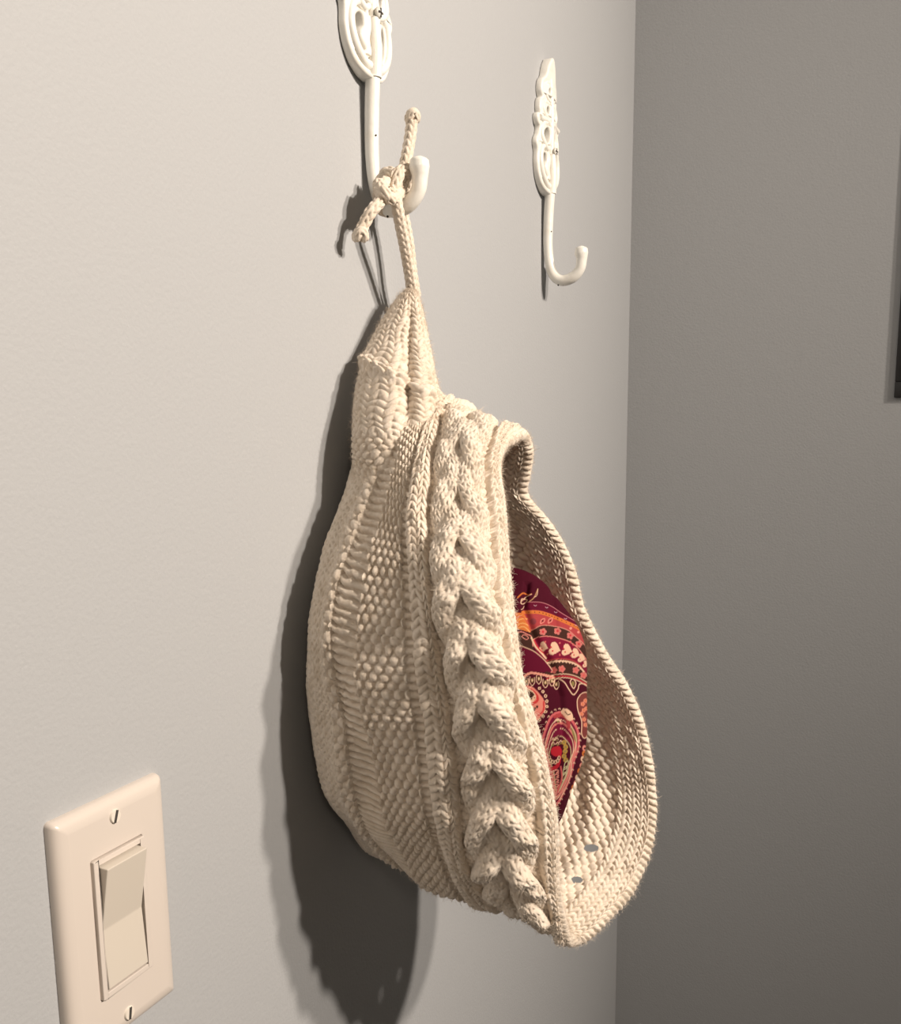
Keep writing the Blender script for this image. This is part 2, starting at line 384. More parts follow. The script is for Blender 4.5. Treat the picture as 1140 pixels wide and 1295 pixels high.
for k in keys:
    near = np.array([at_x(*p) for p in NL[k]])
    if k in (4, 5): near[:, 1] = np.minimum(near[:, 1], -.012)
    dT, dB = near[0]-n0[0], near[-1]-n0[-1]
    far = far0+dB[None]*(1-tf)[:, None]+dT[None]*tf[:, None]
    far[:, 0] += BUL[k]*np.sin(np.pi*tf); 
    sh = {0: 0, .5: .022, 1: .045, 2: .060, 3: .085, 4: .095, 5: .105}[k]
    far[:, 1] = np.minimum(far[:, 1]+ (sh-abs(0))*np.sin(np.pi*tf)*.35, -.012)
    net.append(np.vstack([near, far]))
# line 6: against the wall ; line 7: centre of the base
l5 = net[-1]; l6 = l5.copy(); cen = np.array([.245, -.008, l5[:, 2].mean()])
l6 = cen+(l5-cen)*.90; l6[:, 1] = np.maximum(l5[:, 1]*.35, -.012)-.004; net.append(l6)
l7 = cen+(l6-cen)*.45; l7[:, 1] = -.009; net.append(l7)
l8 = cen+(l6-cen)*.02; l8[:, 1] = -.010; net.append(l8)
NET = np.array(net)                                    # (lines, stations, 3)
UK = [0, .5, 1, 2, 3, 4, 5, 6, 7, 8]
# common arclength along the stations
tt = np.linspace(0, NST, 1201); acc = np.zeros(1201)
for k in range(0, 5):
    C = catmull(NET[k], tt, True); acc += np.r_[0, np.cumsum(np.linalg.norm(np.diff(C, axis=0), axis=1))]
acc /= 5; PERIM = acc[-1]; ROW = .0049; NROW = 2*round(PERIM/ROW/2); acc *= NROW/PERIM   # arclength counted in knit rows
ROW_BOT = np.interp(NEAR-1, tt, acc)
# vertices along v : dense on near side, coarser on the far side
v_near = np.linspace(0, ROW_BOT, int(ROW_BOT*11.5)); v_far = np.linspace(ROW_BOT, NROW, int((NROW-ROW_BOT)*9)+1)[1:-1]
VS = np.r_[v_near, v_far]; TV = np.interp(VS, acc, tt)
# columns u as line parameter (0..9 over list indices)
def useg(a, b, n): return list(np.linspace(a, b, n, endpoint=False))
US = np.array(useg(0, .5, 8)+useg(.5, 1, 50)+useg(1, 2, 60)+useg(2, 3, 44)+useg(3, 4, 70)+useg(4, 5, 26)+useg(5, 6, 22)+useg(6, 7, 34)+useg(7, 8, 12)+list(np.linspace(8, 9, 5)))
US = np.unique(np.r_[np.linspace(0, .5, 34), US])
def surf(us, tv):
    A = np.stack([catmull(NET[k], tv, True) for k in range(len(NET))])        # (lines, nv, 3)
    return catmull(A, us)                                                     # (nu, nv, 3)
BASE = surf(US, TV)
def normals(P):
    du = np.gradient(P, axis=0)
    dv = np.roll(P, -1, 1)-np.roll(P, 1, 1)
    N = np.cross(dv, du); L = np.linalg.norm(N, axis=2, keepdims=True); return N/np.maximum(L, 1e-12)
NRM = normals(BASE)
def blur(N, a, b):
    for _ in range(a): N = (np.concatenate([N[:1], N[:-1]], 0)+2*N+np.concatenate([N[1:], N[-1:]], 0))/4
    for _ in range(b): N = (np.roll(N, 1, 1)+2*N+np.roll(N, -1, 1))/4
    return N
NRM = blur(NRM, 12, 25); NRM /= np.maximum(np.linalg.norm(NRM, axis=2, keepdims=True), 1e-9)
# make sure normals point outward (near side must face -X)
if NRM[60, 300, 0] > 0: NRM = -NRM
Uc = US[:, None]*np.ones(len(VS)); Vc = VS[None, :]*np.ones((len(US), 1))
fv = Vc/ROW_BOT                                       # 0 top .. 1 bottom on near side
wob = .12*np.sin(Vc*.9+Uc*3)+.10*np.sin(Vc*.37+1.3)
def vnoise(a, b, seed):                               # smooth value noise
    g = np.random.default_rng(seed).random((64, 512))*2-1
    ia, ib = np.floor(a).astype(int), np.floor(b).astype(int); fa, fb = a-ia, b-ib
    fa, fb = fa*fa*(3-2*fa), fb*fb*(3-2*fb); q = lambda i, j: g[i % 64, j % 512]
    return q(ia, ib)*(1-fa)*(1-fb)+q(ia+1, ib)*fa*(1-fb)+q(ia, ib+1)*(1-fa)*fb+q(ia+1, ib+1)*fa*fb
UR, VR = Uc, Vc
Uc = Uc+.018*vnoise(Uc*5, Vc*1.1, 1)*sstep(.1, .4, UR); Vc = Vc+.15*vnoise(Uc*4, Vc*.9, 2)+.05*vnoise(Uc*9, Vc*2.1, 3)
# --- rim chain (u 0..0.42), cable (0.42..2.0), rib (2..3), ladder/moss (3..4), ladder (4..5), bumps (5..6), stocking (6..)
H = np.zeros_like(Uc); mm = .001
rimw = Uc/.42*2
rim = knitV(rimw, Vc)*2.3*mm+(1.2+1.0*np.sqrt(np.maximum(0, 1-((rimw-1)/1.15)**2)))*mm
# cables: local x in mm across the band, centre at u=1.22
xb = (Uc-1.20)*26.0
near_w = sstep(.02, .10, fv)*(1-sstep(.93, 1.0, fv)); amp = (.45+.55*sstep(.18, .45, fv))*np.where(fv < 1, 1, .35)
gap = 1.1+4.0*sstep(.80, .90, fv)*np.where(fv < 1, 1, 0)     # opening between the ropes near the foot
foot = sstep(.915, .965, fv)*(1-sstep(1.06, 1.12, fv))
Hc = -2.3*mm+2.0*mm*moss(xb/4.2, Vc)+foot*(.6*mm+1.2*mm*knitV(xb/4.6, Vc))
PER = 13.0                                             # rows per full twist
for side in (-1, 1):
    cxr = side*(6.9+gap*.8)
    for ph in (0, math.pi):
        phi = Vc*2*np.pi/PER+ph+(.3 if side > 0 else 0)
        A = 4.4; xc = cxr-side*A*np.cos(phi)
        slope = A*np.sin(phi)*2*np.pi/(PER*4.9)
        d = (xb-xc)/np.sqrt(1+slope**2)
        Wd = 5.9; q = 1-(d/Wd)**2
        prof = np.sqrt(np.maximum(q, 0))
        zc = np.sin(phi)
        st = knitV(d/Wd*1.5+1.5, Vc*1.0+side*d*.12)
        hh = np.where(q > 0, (-1.2+amp*(.8+3.8*zc)+5.0*prof*(.45+.55*amp))*mm+st*1.35*mm*np.minimum(1, prof*2)-foot*7*mm, -9*mm)
        Hc = np.maximum(Hc, hh)
# rim/cable gutter
gut = -2.6*mm+2.2*mm*ladder(Uc*3, Vc)
Hc = np.maximum(Hc, gut)
rib = knitV((Uc-2)*2, Vc)*2.6*mm+2.6*mm*np.sqrt(np.maximum(0, 1-((Uc-2.5)/.52)**2))
lad1 = ladder(Uc*3, Vc)*2.4*mm-2.2*mm
mo = moss((Uc-3.18)/.82*5, Vc)*3.2*mm-.4*mm
lad2 = ladder(Uc*2, Vc)*3.0*mm-2.2*mm
bmp = moss((Uc-5)*1.6+.25, Vc)*2.8*mm+.8*mm
stk = knitV((Uc-5.6)*4, Vc)*1.5*mm
E_ = np.where
H = E_(Uc < .42, rim, E_(Uc < 2.0, Hc, E_(Uc < 3.0, rib, E_(Uc < 3.18, lad1, E_(Uc < 4.0, mo, E_(Uc < 5.0, lad2, E_(Uc < 5.6, bmp, stk)))))))
H *= 1+.22*vnoise(UR*5+9, VR*.8, 4)
H += wob*.35*mm+.18*mm*vnoise(UR*16, VR*3.3, 5)+.10*mm*vnoise(UR*34, VR*7, 6)
Uc, Vc = UR, VR
fade = 1-sstep(7.0, 8.0, Uc); H *= fade
# long soft undulation of the hand-knit fabric
und = 1.6*mm*np.sin(Vc*.19+Uc*1.7)+1.1*mm*np.sin(Vc*.39-Uc*2.3+1)
und = und*(1-.6*sstep(4, 6, Uc))
H += und*fade*np.minimum(1, Uc)
TH = .0022
OUT = BASE+NRM*(TH+H)[..., None]
OUT[..., 1] = np.minimum(OUT[..., 1], -.0008)
# --- inner face
ui = US[US <= 7.0]; ni = len(ui)
Ui, Vi = Uc[:ni], Vc[:ni]
hi = E_(Ui < .9, knitV(Ui/.9*4, Vi)*2.2*mm, E_(Ui < 2.6, moss((Ui-.9)*4, Vi)*2.4*mm+2.0*mm*np.cos((Ui-1.45)*8)*(.3+.7*np.abs(np.sin(Vi*np.pi/PER))), moss(Ui*4, Vi)*2.2*mm))
hi = hi*(1+.4*vnoise(Ui*6, Vi*.8, 11))+.6*mm*vnoise(Ui*5, Vi*.5, 12)
INN = BASE[:ni]-NRM[:ni]*(TH+hi)[..., None]
INN[..., 1] = np.minimum(INN[..., 1], -.0030)
# --- rolled edge joining both faces
eb = sstep(0, .09, UR)
OUT = BASE+NRM*(TH+H*eb+(1-eb)*(2.3*mm+.5*mm*knitV(UR*0+.02, VR)))[..., None]; OUT[..., 1] = np.minimum(OUT[..., 1], -.0008)
T0 = BASE[0]-BASE[3]; T0 /= np.linalg.norm(T0, axis=1)[:, None]
al = np.linspace(0, np.pi, 15); w0 = np.linspace(-.0, -1.2, 15)
r_out = (TH+2.3*mm+.5*mm*knitV(VS*0+.02, VS)); r_in = (TH+hi[0])
ROLL_ = []
for a, ww in zip(al, w0):
    rr = r_out*(1+math.cos(a))/2+r_in*(1-math.cos(a))/2+(knitV(np.full(len(VS), ww*1.25), VS)*1.25-.3)*mm*math.sin(a)
    ROLL_.append(BASE[0]+NRM[0]*(rr*math.cos(a))[:, None]+T0*(rr*math.sin(a)*1.25)[:, None])
ROLL_ = np.array(ROLL_)
# --- see-through holes at the foot of the far side and by the cord
def hole_mask(P, holes):
    px, py = project(P)
    K = np.ones(P.shape[:2], bool)
    return px, py, K
farside = (Vc > ROW_BOT+4)
def holes_at(P, far, hs):
    px, py = project(P); K = np.zeros(px.shape, bool)
    for x, y, rx, ry in hs: K |= (((px-x)/rx)**2+((py-y)/ry)**2 < 1)
    return K & far
FH_ = [(748, 1073, 9, 4.5), (730, 1113, 7, 4)]
hin = holes_at(INN, farside[:ni], FH_)
hout = np.zeros(Uc.shape, bool); hout[:ni] = hin
hout |= holes_at(OUT, ~farside, [(553, 506, 3, 3)])
hout |= holes_at(OUT, farside, [(x, y, rx*1.25, ry*1.4) for x, y, rx, ry in FH_])

bag = root('knitted_bag', (.25, 0, -.14), 'cream cable-knit cotton bag hanging open by its knotted cord', 'bag')
def strip(name, P, mask=None, flip=False, M=M_YARN):
    n, mm_ = P.shape[:2]
    keep = None
    Q = quads(n, mm_, closev=True).reshape(n-1, mm_, 4)
    if mask is not None:
        kf = ~(mask[:-1] | mask[1:]); Q = Q[kf]
    Q = Q.reshape(-1, 4)
    if flip: Q = Q[:, ::-1]
    o = mk(name, P.reshape(-1, 3), Q, M); adopt(bag, o); return o
def cut(a, b): 
    i0 = np.searchsorted(US, a-1e-6); i1 = np.searchsorted(US, b-1e-6); return i0, i1+1
def side(a, b, nm):
    i0, i1 = cut(a, b); i1 = min(i1, len(US)); strip(nm, OUT[i0:i1], hout[i0:i1])
i0, i1 = cut(0, .42)
strip('rim', np.concatenate([ROLL_[::-1], OUT[1:i1]], 0))
side(US[i1-1], 2.0, 'cable_panel'); side(2.0, 3.0, 'ribbed_ridge'); side(3.0, 4.0, 'moss_stitch_panel'); side(4.0, 5.0, 'ladder_panel'); side(5.0, 9.0, 'back_panel')
strip('inner_face', INN, hin, flip=True)

# --- gathered top: flattened cone from the cord down behind the body
LT = [(517,366,.279),(498,388,.270),(478,420,.256),(462,452,.240),(453,492,.226),(449,540,.213),(450,590,.208),(458,645,.205)]
RT = [(524,366,.276),(533,398,.268),(541,438,.257),(548,474,.247),(553,503,.240),(551,545,.232),(540,600,.222),(520,655,.215)]
Lc = np.array([at_x(*p) for p in LT]); Rc = np.array([at_x(*p) for p in RT])
Lc[:, 1] = np.minimum(Lc[:, 1], -.010)
DEP = np.array([.0045, .009, .013, .017, .020, .020, .018, .014])
nt_, na_ = 420, 340
ts = np.linspace(0, 7, nt_); Lp, Rp, Dp = catmull(Lc, ts), catmull(Rc, ts), catmull(DEP, ts)
an = np.linspace(0, 2*np.pi, na_, endpoint=False)
ctr = (Lp+Rp)/2; hx = (Rp-Lp)/2
vd = ctr-CAM; vd /= np.linalg.norm(vd, axis=1)[:, None]
zdir = np.array([-.75, -.35, 0]); zdir = zdir/np.linalg.norm(zdir)
ca, sa = np.cos(an), np.sin(an)
front = np.maximum(0, sa)
crease = -.38*np.exp(-((ca-.30)/.16)**2)+.16*np.exp(-((ca-.66)/.16)**2)+.10*np.exp(-((ca+.25)/.35)**2)
tw = sstep(0, 1.0, ts)*(1-.5*sstep(4.2, 5, ts))
rad = sa[None, :]*(1+crease[None, :]*(sa[None, :] > 0)*tw[:, None])
TOP = ctr[:, None]+hx[:, None]*ca[None, :, None]+zdir*(Dp[:, None]*rad)[..., None]
arc = np.r_[0, np.cumsum(np.linalg.norm(np.diff(ctr, axis=0), axis=1))]/.0046
Wt = (an/(2*np.pi)*14)[None, :]*np.ones((nt_, 1)); St = arc[:, None]*np.ones(na_); St = St+.2*np.sin(Wt*2.1+St*.7)+.12*np.sin(St*2.3+Wt*1.1); Wt = Wt+.12*np.sin(St*.9+Wt)
seam_t = 3.35+.55*(ca+1)/2*1.6-.25
seam = np.exp(-((ts[:, None]-seam_t[None, :])/.19)**2)
pur = sstep(5.0, 5.3, ts)[:, None]*(1-sstep(6.1, 6.4, ts))[:, None]*np.ones(na_)[None]*sstep(.1, -.3, ca)[None]
ht = knitV(Wt, St)*2.0*mm*(1-pur)+moss(Wt*1.7, St*1.15)*2.2*mm*pur+seam*(1.6*mm+moss(Wt*1.6, St)*1.6*mm)
ht = ht*sstep(-.1, .5, ts)[:, None]
du = np.gradient(TOP, axis=0); dv = np.roll(TOP, -1, 1)-np.roll(TOP, 1, 1)
NT = np.cross(du, dv); NT /= np.maximum(np.linalg.norm(NT, axis=2, keepdims=True), 1e-9)
if ((NT*(TOP-ctr[:, None])).sum(2)).mean() < 0: NT = -NT
TOP = TOP+NT*ht[..., None]; TOP[..., 1] = np.minimum(TOP[..., 1], -.0012)
o = mk('gathered_top', TOP.reshape(-1, 3), quads(nt_, na_, closev=True), M_YARN); adopt(bag, o)

# --- knitted cord, its knot on the hook and the two tails
def cordtex(a, l): return knitV(a*4, l/.0048)*.0014-.0006
def cord(name, pts, r=.0031, ends=None):
    rr = [r]*len(pts)
    if ends: rr[-1] = ends
    V, F = sweep(pts, rr, 40, step=.00045, tex=cordtex)
    o = mk(name, V, F, M_YARN); adopt(bag, o); return o
A = at_off
cord('hanging_cord', [A(522,372,.0225), A(519,350,.0245), A(513,315,.0265), A(507,285,.0280), A(502,258,.0285), A(499,246,.0265), A(493,238,.0240)])
cord('hanging_cord', [A(526,375,.0210), A(521,345,.0215), A(517,310,.0215), A(512,282,.0210), A(507,262,.0205), A(503,250,.0200)])
hx_ = .263
cord('knot_loop', [(hx_-.010,-.026,.372),(hx_-.0095,-.020,.373),(hx_-.008,-.014,.366),(hx_-.004,-.012,.356),(hx_+.005,-.013,.354),(hx_+.0095,-.018,.357),(hx_+.009,-.024,.366),(hx_+.003,-.027,.374),(hx_-.006,-.028,.374),(hx_-.0105,-.026,.364),(hx_-.0085,-.022,.358)])
cord('knot_loop', [A(478,232,.019), A(486,243,.026), A(496,252,.028), A(505,245,.027), A(508,232,.023), A(500,226,.019), A(489,229,.021), A(481,240,.022), A(484,252,.021)])
cord('cord_tail', [A(500,236,.025), A(508,222,.0255), A(513,205,.027), A(517,185,.028), A(520,165,.029), A(521,152,.0295)])
cord('cord_tail', [A(490,245,.0235), A(480,256,.0225), A(470,267,.0200), A(463,279,.0170), A(457,291,.0145)])
for c, r in ((A(522,147,.0295), .0040), (A(456,297,.0145), .0044)):
    pts = [c+np.array([math.cos(t)*r*.55, math.sin(t)*r*.6, math.sin(2*t)*r*.5]) for t in np.linspace(0, 6.0, 8)]
    V, F = sweep(pts, [.0022]*8, 24, step=.0005, tex=cordtex); o = mk('end_knot', V, F, M_YARN); adopt(bag, o)

# ------------------------------------------------------------ printed cushion inside the bag
SC = 6; X0, Y0, X1, Y1 = 630, 700, 770, 1050
IMG = np.zeros(((Y1-Y0)*SC, (X1-X0)*SC, 3)); IH, IW = IMG.shape[:2]
GY, GX = np.mgrid[0:IH, 0:IW]; GX = GX/SC+X0; GY = GY/SC+Y0
C_BG = (.070, .003, .014); C_BG2 = (.125, .004, .024); C_PINK = (.75, .27, .22); C_CREAM = (.80, .52, .36); C_RED = (.55, .035, .05)
C_OR = (.62, .17, .04); C_DK = (.060, .022, .016); C_CORAL = (.42, .055, .06); C_OL = (.26, .20, .07)
IMG[:] = C_BG
def Z6(L): return [(640+x/9.25, 720+y/9.25) for x, y in L]
def Z7(L): return [(640+x/7.19, 850+y/7.19) for x, y in L]
def smooth(L, closed=False, n=8):
    L = np.array(L, float); k = len(L)
    return catmull(L, np.linspace(0, k if closed else k-1, k*n), closed)
def window(P, pad):
    a = max(0, int((P[:, 0].min()-pad-X0)*SC)); b = min(IW, int((P[:, 0].max()+pad-X0)*SC)+2)
    c = max(0, int((P[:, 1].min()-pad-Y0)*SC)); d = min(IH, int((P[:, 1].max()+pad-Y0)*SC)+2)
    return slice(c, d), slice(a, b)
def stroke(L, wd, col, closed=False, dots=None):
    P = smooth(L, closed); 
    if closed: P = np.vstack([P, P[:1]])
    sl = window(P, wd+1); gx, gy = GX[sl], GY[sl]
    if gx.size == 0: return
    D = np.full(gx.shape, 1e9)
    for i in range(len(P)-1):
        a, b = P[i], P[i+1]; ab = b-a; l2 = max((ab**2).sum(), 1e-9)
        t = np.clip(((gx-a[0])*ab[0]+(gy-a[1])*ab[1])/l2, 0, 1)
        D = np.minimum(D, (gx-a[0]-t*ab[0])**2+(gy-a[1]-t*ab[1])**2)
    al = np.clip((wd/2-np.sqrt(D))*SC*.7+.5, 0, 1)[..., None]; IMG[sl] = IMG[sl]*(1-al)+np.array(col)*al
def inside(P, gx, gy):
    K = np.zeros(gx.shape, bool); n = len(P)
    for i in range(n):
        (x1, y1), (x2, y2) = P[i], P[(i+1) % n]
        if y1 == y2: continue
        c = ((y1 > gy) != (y2 > gy)) & (gx < (x2-x1)*(gy-y1)/(y2-y1)+x1); K ^= c
    return K
def fill(L, col, sm=True):
    P = smooth(L, True) if sm else np.array(L, float); sl = window(P, 1); gx, gy = GX[sl], GY[sl]
    if gx.size: IMG[sl][inside(P, gx, gy)] = col
def dot(x, y, r, col, ry=None):
    ry = ry or r; fill([(x+r*math.cos(t), y+ry*math.sin(t)) for t in np.linspace(0, 2*np.pi, 10, endpoint=False)], col)
def flower(x, y, r, col, c2):
    for k in range(5): dot(x+r*.62*math.cos(k*1.2566), y+r*.62*math.sin(k*1.2566), r*.42, col)
    dot(x, y, r*.32, c2)
def heart(x, y, r, rot=0.):
    L = []
    for t in np.linspace(0, 2*np.pi, 18, endpoint=False):
        hx1 = 16*math.sin(t)**3; hy1 = -(13*math.cos(t)-5*math.cos(2*t)-2*math.cos(3*t)-math.cos(4*t))
        X, Y = hx1/16*r, hy1/16*r
        L.append((x+X*math.cos(rot)-Y*math.sin(rot), y+X*math.sin(rot)+Y*math.cos(rot)))
    fill(L, C_CREAM); dot(x-.2*r*math.cos(rot+1.6)-.35*r, y-.25*r, r*.14, C_RED); dot(x-.3*r, y+.3*r, r*.14, C_RED)
top = Z6([(230,385),(400,385),(530,430),(650,510),(800,600),(900,660),(1000,760)])
l2 = Z6([(200,480),(380,478),(500,510),(600,550),(750,615),(880,680),(1000,760)])
l3 = Z6([(260,725),(330,700),(400,662),(480,655),(560,665),(640,680),(740,720),(820,790),(890,850),(960,930)])
l4 = Z6([(300,840),(360,800),(430,785),(520,785),(640,810),(750,850),(850,930),(960,1080)])
l5_ = Z6([(420,1100),(520,1070),(640,1055),(760,1070),(860,1120),(950,1230)])
l6_ = Z6([(480,1260),(560,1235),(700,1225),(830,1255),(960,1330)])
def band(a, b, col): fill(list(map(tuple, smooth(a)))+list(map(tuple, smooth(b)[::-1])), col, sm=False)
band(top, l2, C_BG2); band(l2, l3, C_CORAL); band(l3, l4, C_DK); band(l4, l5_, (.21, .008, .035)); band(l5_, l6_, C_DK)
stroke(top, .7, (.55, .2, .22))
P = smooth(l2)+np.array([0, 2.6]); stroke(P[::8], 4.2, C_OR)
for i in range(4, len(P), 3): dot(P[i][0], P[i][1], .65, C_BG)
P = smooth(top)
for i in range(6, len(P)-2, 8): stroke([(P[i][0]-1, P[i][1]+4), (P[i][0]+1, P[i][1]+5.2), (P[i][0]+2.5, P[i][1]+4)], .6, (.6, .35, .42)); dot(P[i][0]+.6, P[i][1]+6.4, .6, C_DK)
for x, y, a in ((430,605,1.0),(520,600,.8)):
    c = Z6([(x, y)])[0]; stroke([(c[0]-2.6, c[1]+3), (c[0]-1.5, c[1]-1.5), (c[0]+2.6, c[1]-3), (c[0]+1.8, c[1]+1)], 1.0, C_PINK, True); dot(c[0]+.2, c[1], .9, C_DK)
dot(*Z6([(320,610)])[0], 4.0, (.26, .05, .06)); dot(*Z6([(760,690)])[0], 1.8, C_PINK); dot(*Z6([(850,735)])[0], 1.6, C_PINK)
stroke(l3, 1.0, (.62, .26, .2))
for x, y in ((435,730),(605,722),(755,775),(855,875)): flower(*Z6([(x, y)])[0], 4.6, (.6, .17, .15), C_RED)
stroke(l4, 1.0, C_PINK)
for x, y, r in ((440,910,6.5),(570,930,8.4),(715,945,7.6),(815,985,6.4),(885,1040,5.5),(935,1110,4.5)): heart(*Z6([(x, y)])[0], r, -1.25)
for x, y in ((460,850),(632,862),(757,850),(632,1000),(790,880)): dot(*Z6([(x, y)])[0], 1.3, (.6, .12, .12))
for x, y in ((490,995),(760,1010)): dot(*Z6([(x, y)])[0], 1.0, (.55, .2, .12))
P = smooth(l5_)-np.array([0, .8]); stroke(P[::8], 1.6, C_CORAL); stroke([(p[0], p[1]+1.8) for p in l5_], 2.0, C_CREAM)
P = smooth(l5_)
for i in range(0, len(P), 3): dot(P[i][0], P[i][1]+3.1, .9, C_CREAM)
for x, y in ((655,1165),(820,1180),(910,1240),(560,1180)): flower(*Z6([(x, y)])[0], 4.4, (.62, .17, .15), (.7, .1, .1))
stroke(l6_, 1.1, C_CREAM); stroke([(p[0], p[1]+2.6) for p in l6_], 1.4, C_RED); stroke([(p[0], p[1]+4.6) for p in l6_], 1.0, C_CREAM)
# left part: orange leaves, dark scallops and the big plain petal
stroke(Z6([(140,330),(200,280),(260,300),(300,290)]), 1.8, C_OR); stroke(Z6([(190,370),(230,330),(300,290)]), .9, C_CREAM)
stroke(Z6([(270,380),(330,330),(375,230)]), 1.0, (.55, .3, .15)); stroke(Z6([(330,330),(365,300),(375,230)]), .7, C_CREAM)
stroke(Z6([(185,350),(180,400),(215,400),(250,360),(215,350)]), 1.1, C_CREAM, True); stroke(Z6([(215,430),(200,460),(180,470)]), .8, C_CREAM)
fill(Z6([(60,520),(200,520),(250,600),(290,700),(280,735),(150,700),(60,700)]), C_OR); 
for a in ((130,600,250,580),(130,650,270,660),(140,690,280,730)): stroke(Z6([(a[0], a[1]), ((a[0]+a[2])/2, a[1]-20), (a[2], a[3])]), 1.6, (.75, .35, .12))
stroke(Z6([(120,560),(200,560),(260,640),(290,730)]), .9, (.5, .06, .06))
fill(Z6([(60,730),(180,740),(300,790),(330,920),(230,915),(100,860)]), C_DK); stroke(Z6([(120,750),(180,730),(250,760),(300,790),(320,900)]), 1.2, C_PINK)
stroke(Z6([(190,780),(220,765),(265,800),(240,820),(200,800)]), .9, C_PINK, True)
fill(Z6([(60,880),(150,895),(230,920),(330,960),(430,1040),(500,1120),(540,1190),(420,1200),(300,1210),(180,1290),(60,1290)]), C_BG2)
stroke(Z6([(60,860),(150,885),(230,915),(330,960),(430,1040),(500,1120),(545,1185)]), 1.0, C_CREAM); stroke(Z6([(300,800),(345,900),(400,960),(470,1040)]), 2.2, C_CREAM)
stroke(Z6([(330,830),(380,920),(440,980)]), 1.6, C_RED)
# fringe of the petal
fr_ = Z7([(100,140),(150,60),(220,10),(320,20),(430,45)]); P = smooth(fr_)
stroke(fr_, 3.0, (.78, .34, .25))
for x, y in ((185,85),(240,75),(300,60),(360,95),(420,80),(460,110)):
    c = Z7([(x, y)])[0]; stroke([(c[0]-2.8, c[1]-4), (c[0]-3.2, c[1]+2), (c[0], c[1]+6.5), (c[0]+3.2, c[1]+2), (c[0]+2.6, c[1]-4)], .9, C_CREAM); dot(c[0], c[1], 1.9, C_OL, 2.6); dot(c[0], c[1], 1.0, C_CREAM, 1.6)
stroke(Z7([(430,90),(470,60),(530,90),(570,150),(615,205),(655,160),(670,110),(720,110),(760,150)]), 1.2, C_CREAM)
c = Z7([(610, 105)])[0]; stroke([(c[0]-3.4, c[1]-2), (c[0], c[1]-6), (c[0]+3.8, c[1]-1), (c[0]+1, c[1]+6)], 1.2, C_CREAM, True); dot(c[0], c[1], 1.9, C_OL, 3)
# salmon paisley, left
fill(Z7([(150,150),(230,130),(300,190),(355,270),(360,330),(320,400),(260,450),(160,400)]), (.78, .26, .2))
stroke(Z7([(190,140),(265,190),(290,250),(240,290),(160,300)]), 3.2, (.6, .05, .05)); stroke(Z7([(345,270),(340,350),(290,395),(230,420)]), 2.2, (.6, .06, .06))
fill(Z7([(160,160),(230,160),(275,220),(240,270),(160,280)]), C_CREAM); fill(Z7([(190,180),(215,170),(250,190),(250,220),(230,240),(195,225)]), C_DK)
for x, y in ((255,205),(205,250),(235,245),(260,235)): dot(*Z7([(x, y)])[0], .8, C_DK)
for x, y in ((255,345),(285,315),(262,330)): dot(*Z7([(x, y)])[0], 1.6, C_DK)
for t in np.linspace(-1.1, 1.4, 9):
    c = (640+(250+125*math.cos(t))/7.19, 850+(290+160*math.sin(t))/7.19); dot(c[0], c[1], 2.0, C_CREAM); dot(c[0], c[1], .8, C_DK)
# big centre paisley: nested outlines
def pais(s, dx=0, dy=0):
    L = [(330,690),(370,500),(430,390),(520,370),(600,440),(655,540),(660,680),(620,800),(585,950),(530,1080),(480,1180),(440,1180),(400,900)]
    cx, cy = 500, 780; return Z7([(cx+(x-cx)*s+dx, cy+(y-cy)*s+dy) for x, y in L])
fill(pais(1.0), (.17, .008, .035)); stroke(pais(1.0), 3.0, (.62, .13, .14), True)
P = smooth(pais(1.07), True)
for i in range(0, len(P), 3): stroke([(P[i][0]-1.2, P[i][1]), (P[i][0], P[i][1]-1.6), (P[i][0]+1.2, P[i][1])], .8, C_CREAM)
stroke(pais(.86, 0, 10), 1.0, C_CREAM, True); stroke(pais(.80, 0, 14), 2.2, (.7, .2, .17), True); stroke(pais(.70, 0, 20), .9, C_CREAM, True)
fill(pais(.60, -5, 50), C_BG); stroke(pais(.60, -5, 50), 1.2, (.5, .38, .22), True)
fill(Z7([(450,420),(500,405),(545,440),(560,520),(590,480),(560,400),(500,370),(430,400)]), C_CORAL)
stroke(Z7([(445,450),(470,425),(500,450)]), 1.6, C_CREAM); dot(*Z7([(475,450)])[0], 1.4, C_OL)
fill(Z7([(500,360),(545,330),(600,370),(610,430),(570,440),(530,400)]), C_CREAM); stroke(Z7([(540,360),(560,385),(585,380)]), 1.3, C_DK)
fill(Z7([(590,480),(640,560),(650,640),(625,620),(600,540)]), C_OL); stroke(Z7([(590,480),(630,560),(640,660),(600,760)]), .8, C_CREAM)
dot(*Z7([(460,720)])[0], 7.2, (.50, .02, .035), 6.5); stroke(Z7([(480,690),(490,760),(470,850),(420,880)]), 4.6, (.50, .02, .035))
for t in np.linspace(.2, 3.0, 6):
    c = (640+(440+45*math.cos(t))/7.19, 850+(770+50*math.sin(t))/7.19); dot(c[0], c[1], 1.9, C_CREAM, 2.6); dot(c[0], c[1], .9, C_DK, 1.6)
for x, y in ((430,620),(465,615),(500,640),(430,655),(470,655)): stroke([(640+x/7.19-2, 850+y/7.19), (640+x/7.19, 850+y/7.19-2.4), (640+x/7.19+2, 850+y/7.19)], 1.0, C_CREAM); dot(640+x/7.19, 850+y/7.19+1, 1.0, C_OL)
for x, y in ((530,640),(545,680),(540,720),(530,765),(545,800)): dot(*Z7([(x, y)])[0], 3.0, (.45, .27, .06)); dot(*Z7([(x, y)])[0], 1.4, C_OL)
for x, y, a in ((545,850,.3),(535,900,.4),(530,950,.5)): stroke([(640+x/7.19-2, 850+y/7.19+5), (640+x/7.19-1, 850+y/7.19-3), (640+x/7.19+3, 850+y/7.19-6), (640+x/7.19+2, 850+y/7.19+1)], 1.0, (.55, .5, .3), True)
